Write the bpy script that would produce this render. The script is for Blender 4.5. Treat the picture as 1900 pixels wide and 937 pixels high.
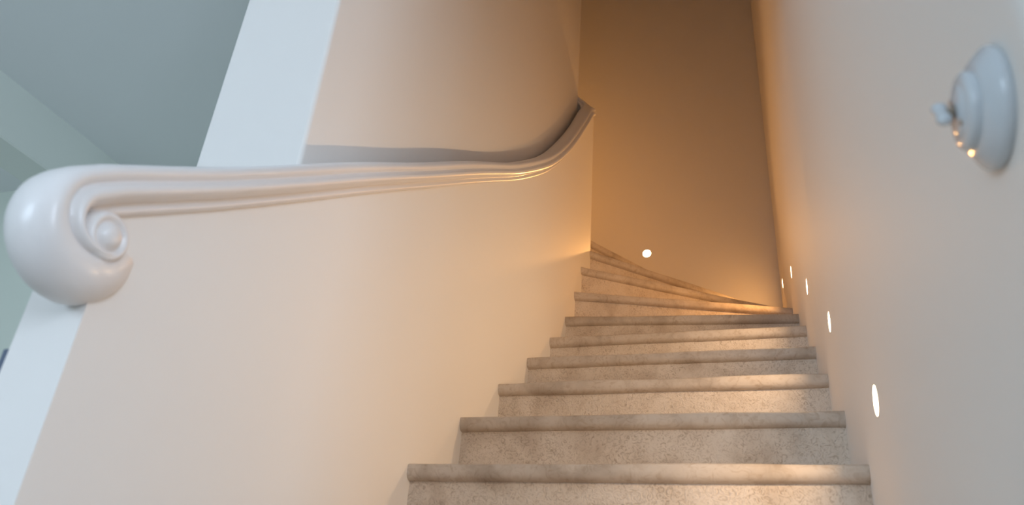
import bpy, bmesh, math, random
from mathutils import Vector, Matrix
random.seed(7)
sc = bpy.context.scene
COL = sc.collection
for o in list(bpy.data.objects):
    bpy.data.objects.remove(o)

# ---------------------------------------------------------------- camera
F, PITCH, YAW, ROLL = 1424.49, 0.4923, -0.3322, 0.0796
CAM = Vector((0.7112, -1.4983, -0.3616))
fw = Vector((math.sin(YAW)*math.cos(PITCH), math.cos(YAW)*math.cos(PITCH), math.sin(PITCH)))
rt = Vector((math.cos(YAW), -math.sin(YAW), 0.0))
up = rt.cross(fw)
rt2 = rt*math.cos(ROLL) + up*math.sin(ROLL)
up2 = up*math.cos(ROLL) - rt*math.sin(ROLL)
cd = bpy.data.cameras.new('camera')
cam = bpy.data.objects.new('camera', cd); COL.objects.link(cam)
m = Matrix((rt2, up2, -fw)).transposed().to_4x4(); m.translation = CAM
cam.matrix_world = m
cd.sensor_fit = 'HORIZONTAL'; cd.sensor_width = 36.0; cd.lens = 36.0*F/1900.0
cd.clip_start = 0.02
cd.dof.use_dof = True; cd.dof.focus_distance = 2.3; cd.dof.aperture_fstop = 4.6
sc.camera = cam

# ---------------------------------------------------------------- world, daylight, exposure
w = bpy.data.worlds.new('world'); sc.world = w; w.use_nodes = True
w.node_tree.nodes['Background'].inputs[0].default_value = (0.60, 0.80, 1.0, 1)
w.node_tree.nodes['Background'].inputs[1].default_value = 1.0
WIN_Z = (-0.25, 1.20); HALL_Y = -4.2; HALL_X = 2.4
WIN_FRONT = (-2.50, -1.00)         # hall window in the front wall (x range)
WIN_SIDE = (-3.55, -2.15)          # hall window in the right-hand outer wall (y range)
DAY = (0.645, 0.81, 1.0); DAY_SIDE = (0.72, 0.83, 1.0)
for nm, sz, col, pw, loc, rot in (
        ('window_daylight', WIN_FRONT[1]-WIN_FRONT[0], DAY, 79.0, (sum(WIN_FRONT)/2, HALL_Y-0.32, sum(WIN_Z)/2), (math.radians(90), 0, 0)),
        ('window_daylight_side', WIN_SIDE[1]-WIN_SIDE[0], DAY_SIDE, 78.0, (HALL_X+0.32, sum(WIN_SIDE)/2, sum(WIN_Z)/2), (math.radians(90), 0, math.radians(90)))):
    ld = bpy.data.lights.new(nm, 'AREA'); ld.shape = 'RECTANGLE'
    ld.size = sz; ld.size_y = WIN_Z[1]-WIN_Z[0]; ld.color = col; ld.energy = pw
    lo = bpy.data.objects.new(nm, ld); COL.objects.link(lo); lo.location = loc; lo.rotation_euler = rot
LAMP_COL = (1.0, 0.65, 0.36); LAMP_COL_UP = (1.0, 0.465, 0.135); LAMP_GLOW = 12.0
vs = sc.view_settings
vs.view_transform = 'Standard'; vs.look = 'None'; vs.gamma = 1.0; vs.use_curve_mapping = False
vs.exposure = 0.0

# ---------------------------------------------------------------- helpers
def tag(o, label=None, cat=None, group=None, kind=None):
    if label: o['label'] = label
    if cat: o['category'] = cat
    if group: o['group'] = group
    if kind: o['kind'] = kind
    return o
def link(name, bm, mat, parent=None, smooth=False, angle=40):
    bmesh.ops.recalc_face_normals(bm, faces=bm.faces)
    me = bpy.data.meshes.new(name); bm.to_mesh(me); bm.free()
    me.materials.append(mat)
    if smooth:
        me.polygons.foreach_set('use_smooth', [True]*len(me.polygons))
        me.set_sharp_from_angle(angle=math.radians(angle))
    o = bpy.data.objects.new(name, me); COL.objects.link(o)
    if parent: o.parent = parent
    return o
def empty(name, loc=(0, 0, 0)):
    o = bpy.data.objects.new(name, None); COL.objects.link(o); o.location = loc; o.empty_display_size = 0.1
    return o
def box(bm, a, b):
    x0, y0, z0 = a; x1, y1, z1 = b
    v = [bm.verts.new(p) for p in ((x0,y0,z0),(x1,y0,z0),(x1,y1,z0),(x0,y1,z0),(x0,y0,z1),(x1,y0,z1),(x1,y1,z1),(x0,y1,z1))]
    for f in ((0,3,2,1),(4,5,6,7),(0,1,5,4),(1,2,6,5),(2,3,7,6),(3,0,4,7)):
        bm.faces.new([v[i] for i in f])
def prism(bm, pts, axis, lo, hi):
    """polygon pts (2D) extruded along axis: 'x' -> pts=(y,z); 'z' -> pts=(x,y)"""
    def P(p, t): return (t, p[0], p[1]) if axis == 'x' else ((p[0], p[1], t) if axis == 'z' else (p[0], t, p[1]))
    A = [bm.verts.new(P(p, lo)) for p in pts]; B = [bm.verts.new(P(p, hi)) for p in pts]
    bm.faces.new(A); bm.faces.new(B[::-1]); n = len(pts)
    for i in range(n):
        bm.faces.new((A[i], B[i], B[(i+1) % n], A[(i+1) % n]))
def soft(o, wd, seg):
    md = o.modifiers.new('rounded_arris', 'BEVEL'); md.width = wd; md.segments = seg; md.limit_method = 'ANGLE'; md.harden_normals = True
    o.data.polygons.foreach_set('use_smooth', [True]*len(o.data.polygons))
    return o
def lathe_x(bm, prof, n=48, c=(0, 0, 0), sgn=-1, cap=True):
    """profile of (radius, height) turned about the x axis, height going towards sgn*x"""
    rings = []
    for r, h in prof:
        if r < 1e-6: rings.append([bm.verts.new((c[0]+sgn*h, c[1], c[2]))]); continue
        rings.append([bm.verts.new((c[0]+sgn*h, c[1]+r*math.cos(2*math.pi*i/n), c[2]+r*math.sin(2*math.pi*i/n))) for i in range(n)])
    for A, B in zip(rings, rings[1:]):
        for i in range(n):
            j = (i+1) % n
            if len(A) == 1 and len(B) == 1: continue
            if len(B) == 1: bm.faces.new((A[i], A[j], B[0]))
            elif len(A) == 1: bm.faces.new((A[0], B[i], B[j]))
            else: bm.faces.new((A[i], A[j], B[j], B[i]))
    if cap:
        for rg in (rings[0], rings[-1]):
            if len(rg) > 2: bm.faces.new(rg)

# ---------------------------------------------------------------- materials
def mat(name, col, rough=0.5, spec=0.5, bump=0.0, bscale=80.0, mott=None, mscale=6.0, coat=0.0):
    mt = bpy.data.materials.new(name); mt.use_nodes = True
    nt = mt.node_tree; p = nt.nodes['Principled BSDF']
    p.inputs['Base Color'].default_value = (*col, 1); p.inputs['Roughness'].default_value = rough
    p.inputs['Specular IOR Level'].default_value = spec
    p.inputs['Coat Weight'].default_value = coat; p.inputs['Coat Roughness'].default_value = 0.12
    tc = nt.nodes.new('ShaderNodeTexCoord')
    if mott:
        n = nt.nodes.new('ShaderNodeTexNoise'); n.inputs['Scale'].default_value = mscale; n.inputs['Detail'].default_value = 5
        nt.links.new(tc.outputs['Object'], n.inputs['Vector'])
        r = nt.nodes.new('ShaderNodeValToRGB'); r.color_ramp.elements[0].position = 0.3; r.color_ramp.elements[1].position = 0.7
        r.color_ramp.elements[0].color = (*mott, 1); r.color_ramp.elements[1].color = (*col, 1)
        nt.links.new(n.outputs['Fac'], r.inputs['Fac']); nt.links.new(r.outputs['Color'], p.inputs['Base Color'])
    if bump:
        n2 = nt.nodes.new('ShaderNodeTexNoise'); n2.inputs['Scale'].default_value = bscale; n2.inputs['Detail'].default_value = 3
        nt.links.new(tc.outputs['Object'], n2.inputs['Vector'])
        b = nt.nodes.new('ShaderNodeBump'); b.inputs['Strength'].default_value = bump; b.inputs['Distance'].default_value = 0.002
        nt.links.new(n2.outputs['Fac'], b.inputs['Height']); nt.links.new(b.outputs['Normal'], p.inputs['Normal'])
    return mt
def stone(name, base, dark, light, rough, bump, wsc, speck):
    """limestone: broad clouding, fine curly fossil flecks, tooled relief"""
    mt = bpy.data.materials.new(name); mt.use_nodes = True
    nt = mt.node_tree; N = nt.nodes.new; Lk = nt.links.new
    p = nt.nodes['Principled BSDF']; p.inputs['Roughness'].default_value = rough; p.inputs['Specular IOR Level'].default_value = 0.35
    tc = N('ShaderNodeTexCoord')
    n1 = N('ShaderNodeTexNoise'); n1.inputs['Scale'].default_value = 9; n1.inputs['Detail'].default_value = 6; n1.inputs['Distortion'].default_value = 0.6
    Lk(tc.outputs['Object'], n1.inputs['Vector'])
    r1 = N('ShaderNodeValToRGB'); e = r1.color_ramp.elements
    e[0].position = 0.33; e[0].color = (*dark, 1); e[1].position = 0.68; e[1].color = (*light, 1)
    k = e.new(0.5); k.color = (*base, 1)
    Lk(n1.outputs['Fac'], r1.inputs['Fac'])
    n2 = N('ShaderNodeTexNoise'); n2.inputs['Scale'].default_value = wsc; n2.inputs['Detail'].default_value = 3; n2.inputs['Distortion'].default_value = 2.5
    Lk(tc.outputs['Object'], n2.inputs['Vector'])
    r2 = N('ShaderNodeValToRGB'); f = r2.color_ramp.elements
    f[0].position = 0.30; f[0].color = (speck, speck*0.93, speck*0.85, 1); f[1].position = 0.52; f[1].color = (1, 1, 1, 1)
    Lk(n2.outputs['Fac'], r2.inputs['Fac'])
    mx = N('ShaderNodeMix'); mx.data_type = 'RGBA'; mx.blend_type = 'MULTIPLY'; mx.inputs[0].default_value = 1.0
    n3 = N('ShaderNodeTexNoise'); n3.inputs['Scale'].default_value = 17; n3.inputs['Detail'].default_value = 2
    Lk(tc.outputs['Object'], n3.inputs['Vector'])
    r3 = N('ShaderNodeMapRange'); r3.inputs[1].default_value = 0.36; r3.inputs[2].default_value = 0.58; r3.inputs[3].default_value = 0.40; r3.inputs[4].default_value = 1.0
    Lk(n3.outputs['Fac'], r3.inputs[0]); Lk(r3.outputs[0], mx.inputs[0])
    Lk(r1.outputs['Color'], mx.inputs[6]); Lk(r2.outputs['Color'], mx.inputs[7]); Lk(mx.outputs[2], p.inputs['Base Color'])
    b = N('ShaderNodeBump'); b.inputs['Strength'].default_value = bump; b.inputs['Distance'].default_value = 0.003
    Lk(n2.outputs['Fac'], b.inputs['Height']); Lk(b.outputs['Normal'], p.inputs['Normal'])
    return mt
M_WALL = mat('white_wall_paint', (0.83, 0.805, 0.77), 0.6, 0.25, 0.05, 60)
M_CEIL = mat('ceiling_paint', (0.84, 0.87, 0.87), 0.7, 0.3, 0.05, 40)
M_ROOM = mat('white_paint_green_light_tint', (0.76, 0.81, 0.76), 0.7, 0.3, 0.05, 40)  # white paint with the greenish reflected daylight tinted into its colour
M_ROOM2 = mat('white_paint_green_light_deep', (0.67, 0.715, 0.635), 0.7, 0.3, 0.05, 40)  # same green cast of reflected light in the colour, a deeper tone
M_RAIL = mat('white_gloss_paint', (0.80, 0.775, 0.76), 0.33, 0.5, 0.10, 14, coat=0.12)
M_PORC = mat('white_porcelain', (0.62, 0.67, 0.71), 0.16, 0.6)
M_BRASS = mat('dull_brass', (0.32, 0.27, 0.22), 0.35, 0.5); M_BRASS.node_tree.nodes['Principled BSDF'].inputs['Metallic'].default_value = 0.8
M_TREAD = stone('limestone_tread', (0.60, 0.52, 0.435), (0.45, 0.375, 0.30), (0.66, 0.58, 0.495), 0.5, 0.2, 38, 0.80)
M_RISER = stone('tooled_limestone_riser', (0.735, 0.64, 0.535), (0.61, 0.51, 0.41), (0.79, 0.70, 0.60), 0.65, 0.8, 80, 0.66)
M_FLOOR = mat('hall_floor_stone', (0.42, 0.39, 0.35), 0.4, 0.4, 0.1, 30, (0.34, 0.31, 0.28))
M_FRAME = mat('white_window_frame', (0.75, 0.75, 0.74), 0.35, 0.5, 0.03, 40)
M_TRIM = mat('lamp_trim_white', (0.78, 0.76, 0.72), 0.4, 0.4)
M_DARK = mat('dark_slate_blue', (0.09, 0.12, 0.18), 0.5, 0.4, 0.04, 50)
M_LENS = bpy.data.materials.new('glowing_lamp_lens'); M_LENS.use_nodes = True
pp = M_LENS.node_tree.nodes['Principled BSDF']
pp.inputs['Base Color'].default_value = (0.9, 0.85, 0.75, 1)
pp.inputs['Emission Color'].default_value = (1.0, 0.74, 0.45, 1); pp.inputs['Emission Strength'].default_value = LAMP_GLOW
M_GLASS = bpy.data.materials.new('window_glass'); M_GLASS.use_nodes = True
nt = M_GLASS.node_tree; gl = nt.nodes.new('ShaderNodeBsdfTransparent'); gs = nt.nodes.new('ShaderNodeBsdfGlossy')
gs.inputs['Roughness'].default_value = 0.02; mx = nt.nodes.new('ShaderNodeMixShader'); mx.inputs[0].default_value = 0.06
nt.links.new(gl.outputs[0], mx.inputs[1]); nt.links.new(gs.outputs[0], mx.inputs[2])
nt.links.new(mx.outputs[0], nt.nodes['Material Output'].inputs[0])

# ---------------------------------------------------------------- measures
W, G, R = 0.895, 0.267, 0.18
FLOOR = -7*R; CEIL = 1.40; TOP = 4.6
BACK = 2.60                  # wall behind the winders
LWY = 1.73                   # far end of the lower left wall
UX = -0.07; UXO = -0.316     # faces of the thick upper wall
UY0, UY1 = -0.492, 1.65
PY = -0.888; PXO = -0.09     # end and outer face of the low wall
RB = [(-0.888, 0.078), (-0.738, 0.178), (-0.559, 0.302), (-0.319, 0.475), (0.27, 0.884), (0.55, 1.075), (0.803, 1.266), (0.95, 1.39),
      (1.10, 1.536), (1.26, 1.705), (1.424, 1.90), (1.686, 2.245)]   # underside of the handrail along the left wall (y, z)
def rbs(y): return sum(rb(y+d) for d in (-.09, -.05, 0, .05, .09))/5 if y > -.7 else rb(y)
def rb(y):
    if y <= RB[0][0]: return RB[0][1] + 0.69*(y-RB[0][0])
    for (a, za), (b, zb) in zip(RB, RB[1:]):
        if y <= b: return za + (zb-za)*(y-a)/(b-a)
    return RB[-1][1] + 1.15*(y-RB[-1][0])

# ---------------------------------------------------------------- setting
S = 'structure'
bm = bmesh.new(); box(bm, (-3.6, HALL_Y-0.2, FLOOR-0.1), (2.4, LWY, FLOOR)); tag(link('floor', bm, M_FLOOR), kind=S)
bm = bmesh.new(); box(bm, (-3.6, HALL_Y-0.2, CEIL), (UXO, 0.85, CEIL+0.12)); box(bm, (UXO, HALL_Y-0.2, CEIL), (2.4, -0.60, CEIL+0.12))
tag(link('ceiling', bm, M_CEIL), kind=S)
bm = bmesh.new(); box(bm, (UXO-2.4, -0.60, TOP), (W+0.2, BACK+0.2, TOP+0.1)); tag(link('ceiling_stairwell', bm, M_WALL), kind=S)
# lower left wall under the handrail (with its stub end), upper wall set back behind the rail
bm = bmesh.new()
prism(bm, [(PY, FLOOR), (UY0, FLOOR), (UY0, rbs(UY0)+0.003), (-0.60, rbs(-.60)+0.003), (-0.70, rbs(-.70)+0.003), (PY, rb(PY)+0.003)], 'x', PXO, 0.0)
ys = [UY0 + (1.62-UY0)*i/40 for i in range(41)] + [LWY]
prism(bm, [(LWY, FLOOR), (UY0, FLOOR)] + [(y, rbs(y)+0.003) for y in ys], 'x', UX-0.001, 0.0)
prism(bm, [(-7*G+0.02, FLOOR), (PY, FLOOR), (PY, -0.72)], 'x', PXO, 0.0)
bmesh.ops.remove_doubles(bm, verts=bm.verts, dist=1e-5)
tag(link('wall_left', bm, M_WALL), kind=S)
bm = bmesh.new(); box(bm, (UXO, UY0, FLOOR), (UX, UY1, TOP))
tag(soft(link('wall_left_upper', bm, M_WALL), 0.010, 5), kind=S)
bm = bmesh.new(); box(bm, (UXO-2.4, UY1-0.2, FLOOR), (UXO, UY1, TOP)); box(bm, (UXO-2.4, UY1, FLOOR), (UX-0.001, LWY, 2.3)); tag(link('wall_return', bm, M_WALL), kind=S)
bm = bmesh.new(); box(bm, (W, -1.082, FLOOR), (W+0.16, BACK, TOP))
tag(soft(link('wall_right', bm, M_WALL), 0.035, 8), kind=S)
bm = bmesh.new(); box(bm, (UXO-2.4, BACK, FLOOR), (W+0.16, BACK+0.15, TOP)); tag(link('wall_back', bm, M_WALL), kind=S)
bm = bmesh.new(); box(bm, (UXO-2.4-0.1, UY1, FLOOR), (UXO-2.4, BACK, TOP)); tag(link('wall_upper_flight_end', bm, M_WALL), kind=S)
bm = bmesh.new(); box(bm, (UX, -0.72, CEIL+0.12), (W, -0.60, TOP)); tag(link('wall_header', bm, M_WALL), kind=S)
# hall: far wall, outer walls, ceiling beam
bm = bmesh.new(); box(bm, (-3.6, 0.65, FLOOR), (UXO, 0.85, CEIL)); tag(link('wall_room', bm, M_ROOM2), kind=S)
bm = bmesh.new(); box(bm, (-3.75, HALL_Y-0.2, FLOOR), (-3.6, 0.85, CEIL)); tag(link('wall_hall_left', bm, M_ROOM), kind=S)
bm = bmesh.new(); X0, X1 = HALL_X, HALL_X+0.2
box(bm, (X0, HALL_Y-0.2, FLOOR), (X1, WIN_SIDE[0], CEIL)); box(bm, (X0, WIN_SIDE[1], FLOOR), (X1, -0.9, CEIL))
box(bm, (X0, WIN_SIDE[0], FLOOR), (X1, WIN_SIDE[1], WIN_Z[0])); box(bm, (X0, WIN_SIDE[0], WIN_Z[1]), (X1, WIN_SIDE[1], CEIL))
box(bm, (W+0.12, -1.082, FLOOR), (X0, -0.9, CEIL)); tag(link('wall_hall_right', bm, M_WALL), kind=S)
bm = bmesh.new(); Y0, Y1 = HALL_Y-0.2, HALL_Y
box(bm, (-3.6, Y0, FLOOR), (WIN_FRONT[0], Y1, CEIL)); box(bm, (WIN_FRONT[1], Y0, FLOOR), (HALL_X, Y1, CEIL))
box(bm, (WIN_FRONT[0], Y0, FLOOR), (WIN_FRONT[1], Y1, WIN_Z[0])); box(bm, (WIN_FRONT[0], Y0, WIN_Z[1]), (WIN_FRONT[1], Y1, CEIL))
tag(link('wall_front', bm, M_WALL), kind=S)
for i, (rng, loc, rz) in enumerate(((WIN_FRONT, (sum(WIN_FRONT)/2, HALL_Y-0.1, WIN_Z[0]), 0), (WIN_SIDE, (HALL_X+0.1, sum(WIN_SIDE)/2, WIN_Z[0]), math.pi/2))):
    wn = empty('window_%d' % (i+1), loc); wn.rotation_euler.z = rz; tag(wn, kind=S)
    hw, hh = (rng[1]-rng[0])/2, WIN_Z[1]-WIN_Z[0]
    bm = bmesh.new()
    for a, b in (((-hw, -.03, 0), (-hw+.06, .03, hh)), ((hw-.06, -.03, 0), (hw, .03, hh)), ((-hw+.06, -.03, 0), (hw-.06, .03, .06)),
                 ((-hw+.06, -.03, hh-.06), (hw-.06, .03, hh)), ((-.03, -.025, .06), (.03, .025, hh-.06))): box(bm, a, b)
    link('window_frame', bm, M_FRAME, wn)
    for s in (-1, 1):
        bm = bmesh.new(); a, b = sorted((s*.03, s*(hw-.06))); box(bm, (a, -.003, .06), (b, .003, hh-.06)); link('pane', bm, M_GLASS, wn)
bm = bmesh.new(); box(bm, (-1.985, HALL_Y, 1.178), (-1.80, 0.65, CEIL))
bmesh.ops.bevel(bm, geom=[e for e in bm.edges if abs(e.verts[0].co.y-e.verts[1].co.y) > 1 and e.verts[0].co.z < 1.3], offset=0.006, segments=1, affect='EDGES')
tag(link('ceiling_beam', bm, M_ROOM), kind=S)

# ---------------------------------------------------------------- staircase
def line(k):
    """left and right end of nosing k in plan"""
    if k <= 5: return (0.0, (k-1)*G), (W, (k-1)*G)
    d = {6: ((0, 1.286), (W, 1.376)), 7: ((0, 1.426), (W, 1.720)), 8: ((0, 1.537), (W, 2.142)), 9: ((0, 1.716), (W, 2.60)),
         10: ((-0.165, 1.732), (0.379, 2.60)), 11: ((-0.31, 1.732), (-0.14, 2.60)), 12: ((-0.50, 1.732), (-0.48, 2.60))}
    if k in d: return d[k]
    x = -0.49 - (k-12)*G
    return (x, 1.732), (x, 2.60)
stairs = empty('staircase', (0, -7*G, FLOOR))
tag(stairs, 'pale limestone staircase with rounded nosings winding up to the left between white walls', 'staircase')
inv = Vector(stairs.location)
KMIN, KMAX = -5, 15
NOSE = [(0.014, 0.0), (0.005, -0.0007), (0.0014, -0.0028), (0.0, -0.0065), (0.0, -0.017), (0.0012, -0.0245), (0.0045, -0.0300), (0.0105, -0.0335), (0.018, -0.035)]
for k in range(KMIN, KMAX+1):
    z = (k-1)*R
    A, B = [Vector((*p, 0)) for p in line(k)]; A2, B2 = [Vector((*p, 0)) for p in line(k+1)]
    if k == KMAX: A2, B2 = A2+Vector((-.5, 0, 0)), B2+Vector((-.5, 0, 0))
    dr = (B-A).normalized(); nb = Vector((-dr.y, dr.x, 0))         # points up the stairs
    dr2 = (B2-A2).normalized(); nb2 = Vector((-dr2.y, dr2.x, 0))
    def back(p, q, d):          # slide d metres behind nosing, along the side wall
        s = (q-p).normalized(); c = max(0.35, s.dot(nb)); return p + s*(d/c)
    # tread slab, nosing worn a little unevenly
    bm = bmesh.new(); NS = 18; rows = []
    ph = random.uniform(0, 6)
    for i in range(NS+1):
        t = i/NS; row = []
        wear = 0.0011*math.sin(5*t*2+ph) + 0.0008*math.sin(13*t+2*ph) + random.uniform(-.0004, .0004)
        for d, dz in NOSE:
            p = back(A, A2, d).lerp(back(B, B2, d), t)
            row.append(bm.verts.new(Vector((p.x, p.y, z+dz+(wear if dz > -.02 else -wear*.5))) - inv))
        pb = A2.lerp(B2, t) + nb2*0.035*(1 if k < KMAX else 0)
        pb.y = min(pb.y, BACK) if k >= 8 else pb.y
        pb.x = min(max(pb.x, 0), W) if k <= 7 else pb.x
        row.append(bm.verts.new(Vector((pb.x, pb.y, z-0.035)) - inv)); row.append(bm.verts.new(Vector((pb.x, pb.y, z)) - inv))
        rows.append(row)
    n = len(rows[0])
    for a, b in zip(rows, rows[1:]):
        for j in range(n): bm.faces.new((a[j], a[(j+1) % n], b[(j+1) % n], b[j]))
    bm.faces.new(rows[0]); bm.faces.new(rows[-1][::-1])
    link('tread', bm, M_TREAD, stairs, smooth=True, angle=50)
    # riser below it
    bm = bmesh.new(); z0 = z-R; pts = []
    for d in (0.020, 0.040): pts.append((back(A, A2, d), back(B, B2, d)))
    (p0, q0), (p1, q1) = pts
    prism(bm, [(v - inv).xy for v in (p0, q0, q1, p1)], 'z', z0-inv.z, z-0.034-inv.z)
    link('riser', bm, M_RISER, stairs)

# ---------------------------------------------------------------- handrail
PROF = [(.016, 0), (.022, .003), (.0235, .008), (.021, .0125), (.022, .0155), (.031, .0175), (.039, .0215), (.043, .027), (.0425, .032), (.038, .0365),
        (.0325, .0390), (.0305, .0415), (.033, .0440), (.0365, .0480), (.0365, .0525), (.033, .0570), (.025, .0610), (.012, .0635), (0, .064)]
PROF = PROF + [(-u, v) for u, v in PROF[-2::-1]]
NP = len(PROF)
XC = -0.013
rail = empty('handrail', (XC, -0.6, rb(-0.6)))
tag(rail, 'white gloss-painted moulded handrail with scrolled end climbing along the left wall', 'handrail')
io = Vector(rail.location)
rings = []
def ring(P, u, v, prof): rings.append([P + u*a + v*b for a, b in prof])
U = Vector((1, 0, 0))
CE = Vector((XC, -0.916, 0.0325)); sl = math.atan(0.69); R0 = 0.019
NSC = 40; SW = math.radians(232)
for i in range(NSC, 0, -1):                       # scroll, from its tucked-in tip back up to the straight rail
    s = i/NSC; th = SW*s; e = min(1.0, th/math.radians(150)); e = e*e*(3-2*e)
    ang = math.pi/2 + sl + th                     # direction of the rail's upper side, from +y
    v = Vector((0, math.cos(ang), math.sin(ang))); pr = []
    tip = max(0.0, (th-math.radians(150))/math.radians(82))
    for a, b in PROF:
        if b < .0415: r = (R0*(1-.75*e) + b*(1-.42*e)); 
        else:
            lo = R0*(1-.75*e) + .0415*(1-.42*e); hi = (R0+.064)*(1-.06*e-.10*tip); r = lo + (hi-lo)*(b-.0415)/(.064-.0415)
        wd = 1 + (.16*e if b >= .0415 else .02*e)
        if b >= .0415:                            # the roll swells into a rounded barrel
            q = (r-lo)/(hi-lo); full = (.041 if a >= 0 else -.037)*math.sqrt(max(0, 1-q**2.6)); a2 = a*(1-e) + e*full
            if abs(b-.064) < 1e-6: a2 = 0
        else: a2 = a*(1 + .10*e)
        pr.append((a2*(1-.12*tip), r))
    rings.append([CE + U*a + v*b for a, b in pr])
# straight and rising run
path = []
P0 = CE + Vector((0, math.cos(math.pi/2+sl), math.sin(math.pi/2+sl)))*R0
path.append(P0)
y = P0.y + 0.03
while y < 1.63:
    path.append(Vector((XC, y, rbs(y)+0.0006*math.sin(9*y)))); y += 0.03
zc = path[-1].z; yc = path[-1].y; rr = 0.066
for i in range(1, 13):
    t = i/12*math.pi/2
    path.append(Vector((XC - rr*(1-math.cos(t)), yc + rr*math.sin(t), zc + 1.15*rr*t)))
for i in range(1, 14):
    p = path[-1]; path.append(Vector((p.x-0.045, p.y, p.z+0.047)))
for i, P in enumerate(path):
    a = path[max(0, i-1)]; b = path[min(len(path)-1, i+1)]
    t = (b-a).normalized()
    if i == 0: t = Vector((0, math.cos(sl), math.sin(sl)))
    u = Vector((t.y, -t.x, 0)).normalized(); v = u.cross(t).normalized()
    wob = 1 + 0.03*math.sin(7.3*P.y+1) + 0.02*math.sin(17*P.y)
    ring(P, u, v, [(a_*wob, b_*(1+.02*math.sin(11*P.y))) for a_, b_ in PROF])
bm = bmesh.new()
V = [[bm.verts.new(p-io) for p in rg] for rg in rings]
for a, b in zip(V, V[1:]):
    for j in range(NP): bm.faces.new((a[j], a[(j+1) % NP], b[(j+1) % NP], b[j]))
bm.faces.new(V[0]); bm.faces.new(V[-1][::-1])
link('rail', bm, M_RAIL, rail, smooth=True, angle=75)
for s in (1, -1):                                 # the raised eye on either side of the scroll
    bm = bmesh.new()
    lathe_x(bm, [(.0300, .0), (.0302, .030), (.0295, .0385), (.0275, .0435), (.0245, .0460), (.0215, .0455), (.0190, .0425), (.0175, .0415), (.0160, .0430), (.0135, .0470), (.0090, .0500), (.0045, .0513), (0, .0517)], 36, CE-io, s)
    tag(link('scroll_eye', bm, M_RAIL, rail, smooth=True, angle=60), 'rounded button at the centre of the scroll')

# ---------------------------------------------------------------- recessed step lights
def step_light(loc, rz, label, watts=1.42, col=LAMP_COL, spread=158):
    t = empty('step_light', loc); t.rotation_euler = (0, 0, rz)
    bm = bmesh.new(); lathe_x(bm, [(.0247, -.02), (.0290, -.02), (.0290, .0002), (.0282, .0005), (.0252, .0005), (.0247, .0002), (.0247, -.02)], 40, cap=False)
    link('trim_ring', bm, M_TRIM, t, smooth=True)
    bm = bmesh.new(); lathe_x(bm, [(.0245, -.010), (.0245, .0004), (.018, .0007), (0, .0008)], 40)
    link('lens', bm, M_LENS, t, smooth=True)
    ld = bpy.data.lights.new('lamp_beam', 'AREA'); ld.shape = 'DISK'; ld.size = 0.040; ld.energy = watts
    ld.color = col; ld.spread = math.radians(spread)
    lo = bpy.data.objects.new('lamp_beam', ld); COL.objects.link(lo); lo.parent = t
    lo.location = (-0.0012, 0, 0); lo.rotation_euler = (0, math.radians(90), 0)       # shines along the fitting's -x
    return tag(t, label, 'step light', 'recessed round step lights')
for y, z, lb, kw in ((-0.197, 0.051, 'largest round glowing step light low in right wall, nearest the viewer', {}),
                 (0.327, 0.413, 'second glowing step light up the right wall from the viewer', {}),
                 (0.840, 0.754, 'third glowing step light up the right wall', {}),
                 (1.520, 1.149, 'fourth step light up the right wall, beside the first turning steps', dict(watts=1.6, col=LAMP_COL_UP)),
                 (2.316, 1.485, 'thin sliver of step light in right wall beside the far corner', dict(watts=1.3, col=LAMP_COL_UP, spread=180))):
    step_light((W, y, z), 0, lb, **kw)
UPK = dict(watts=3.7, col=LAMP_COL_UP, spread=125)
step_light((0.156, BACK, 1.880), math.pi/2, 'round glowing step light on the brown-lit back wall above the turning steps', **UPK)
step_light((-0.62, BACK, 2.210), math.pi/2, 'added unseen step light in back wall further up the stairs, round the corner', **UPK)  # this and the next are unseen lamps added to brighten the back wall
step_light((-1.16, BACK, 2.570), math.pi/2, 'added unseen step light in back wall at the top of the stairs, round the corner', **UPK)

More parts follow.
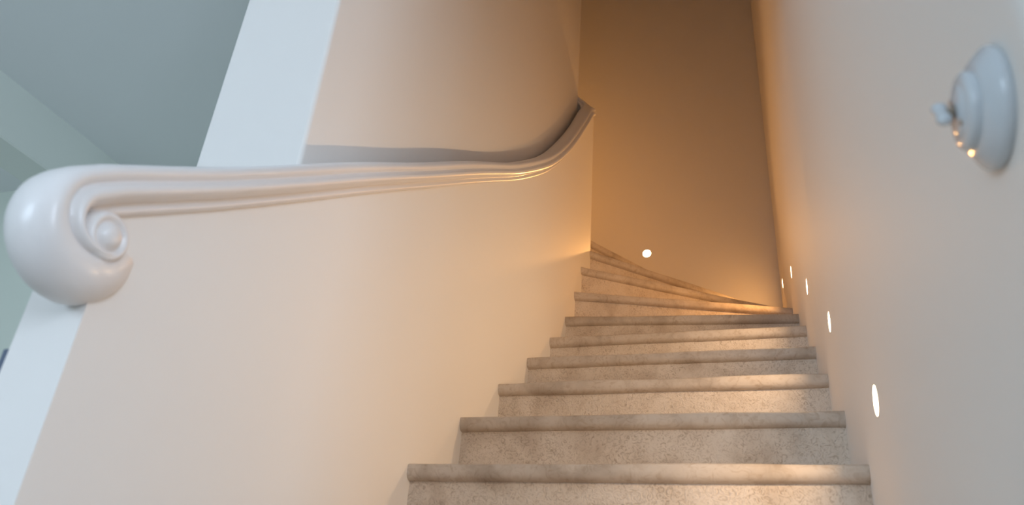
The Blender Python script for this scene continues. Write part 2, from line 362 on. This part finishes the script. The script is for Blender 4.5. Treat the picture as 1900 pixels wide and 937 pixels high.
# ---------------------------------------------------------------- rotary light switch
sw = empty('light_switch', (W, -0.980, 0.020))
tag(sw, 'old white porcelain rotary light switch on the right wall', 'light switch')
bm = bmesh.new(); lathe_x(bm, [(.044, 0), (.0455, .002), (.0455, .006), (.0435, .0085), (.0385, .0125), (.0345, .0155), (.0325, .0165), (0, .0165)], 64)
link('base_plate', bm, M_PORC, sw, smooth=True, angle=50)
bm = bmesh.new(); lathe_x(bm, [(.0292, .0165), (.0292, .0195), (.0285, .0215), (.0265, .0232), (.0225, .0245), (.0205, .0245), (.0200, .0252), (.012, .0268), (0, .0272)], 64)
cover = link('cover', bm, M_PORC, sw, smooth=True, angle=45)
bm = bmesh.new(); lathe_x(bm, [(.0062, .0262), (.0062, .0275), (.0042, .0285), (.0042, .0318), (.0, .0318)], 28)
tag(link('collar', bm, M_BRASS, sw, smooth=True), 'dark metal collar under the knob')
bm = bmesh.new()
bmesh.ops.create_uvsphere(bm, u_segments=28, v_segments=18, radius=1.0)
for v_ in bm.verts:
    x, y_, z_ = v_.co; wz = 0.0140; k = abs(z_)
    waist = 0.62 + 0.38*min(1, (k/0.62)**2)
    v_.co = Vector((-.0352 + x*.0072*waist, y_*.0062*waist, z_*wz))
for v_ in bm.verts: v_.co = Matrix.Rotation(math.radians(-24), 3, 'X') @ v_.co
kn = link('knob', bm, M_PORC, sw, smooth=True, angle=80)
for a in (1.15, 1.15+math.pi):
    bm = bmesh.new(); lathe_x(bm, [(.0024, .0245), (.0024, .0262), (.0016, .0268), (0, .0269)], 16, (0, .0155*math.cos(a), .0155*math.sin(a)))
    link('screw', bm, M_BRASS, cover, smooth=True)

# ---------------------------------------------------------------- dark strip beyond the low wall
bm = bmesh.new(); box(bm, (-.006, -.004, -.9), (.006, .004, .0))
bmesh.ops.bevel(bm, geom=bm.edges[:], offset=.0015, segments=1, affect='EDGES')
st = link('edge_strip', bm, M_DARK); st.location = (PXO-.006, PY+.006, -0.085)
tag(st, 'thin dark blue strip on the outer edge of the low white wall', 'edge strip')
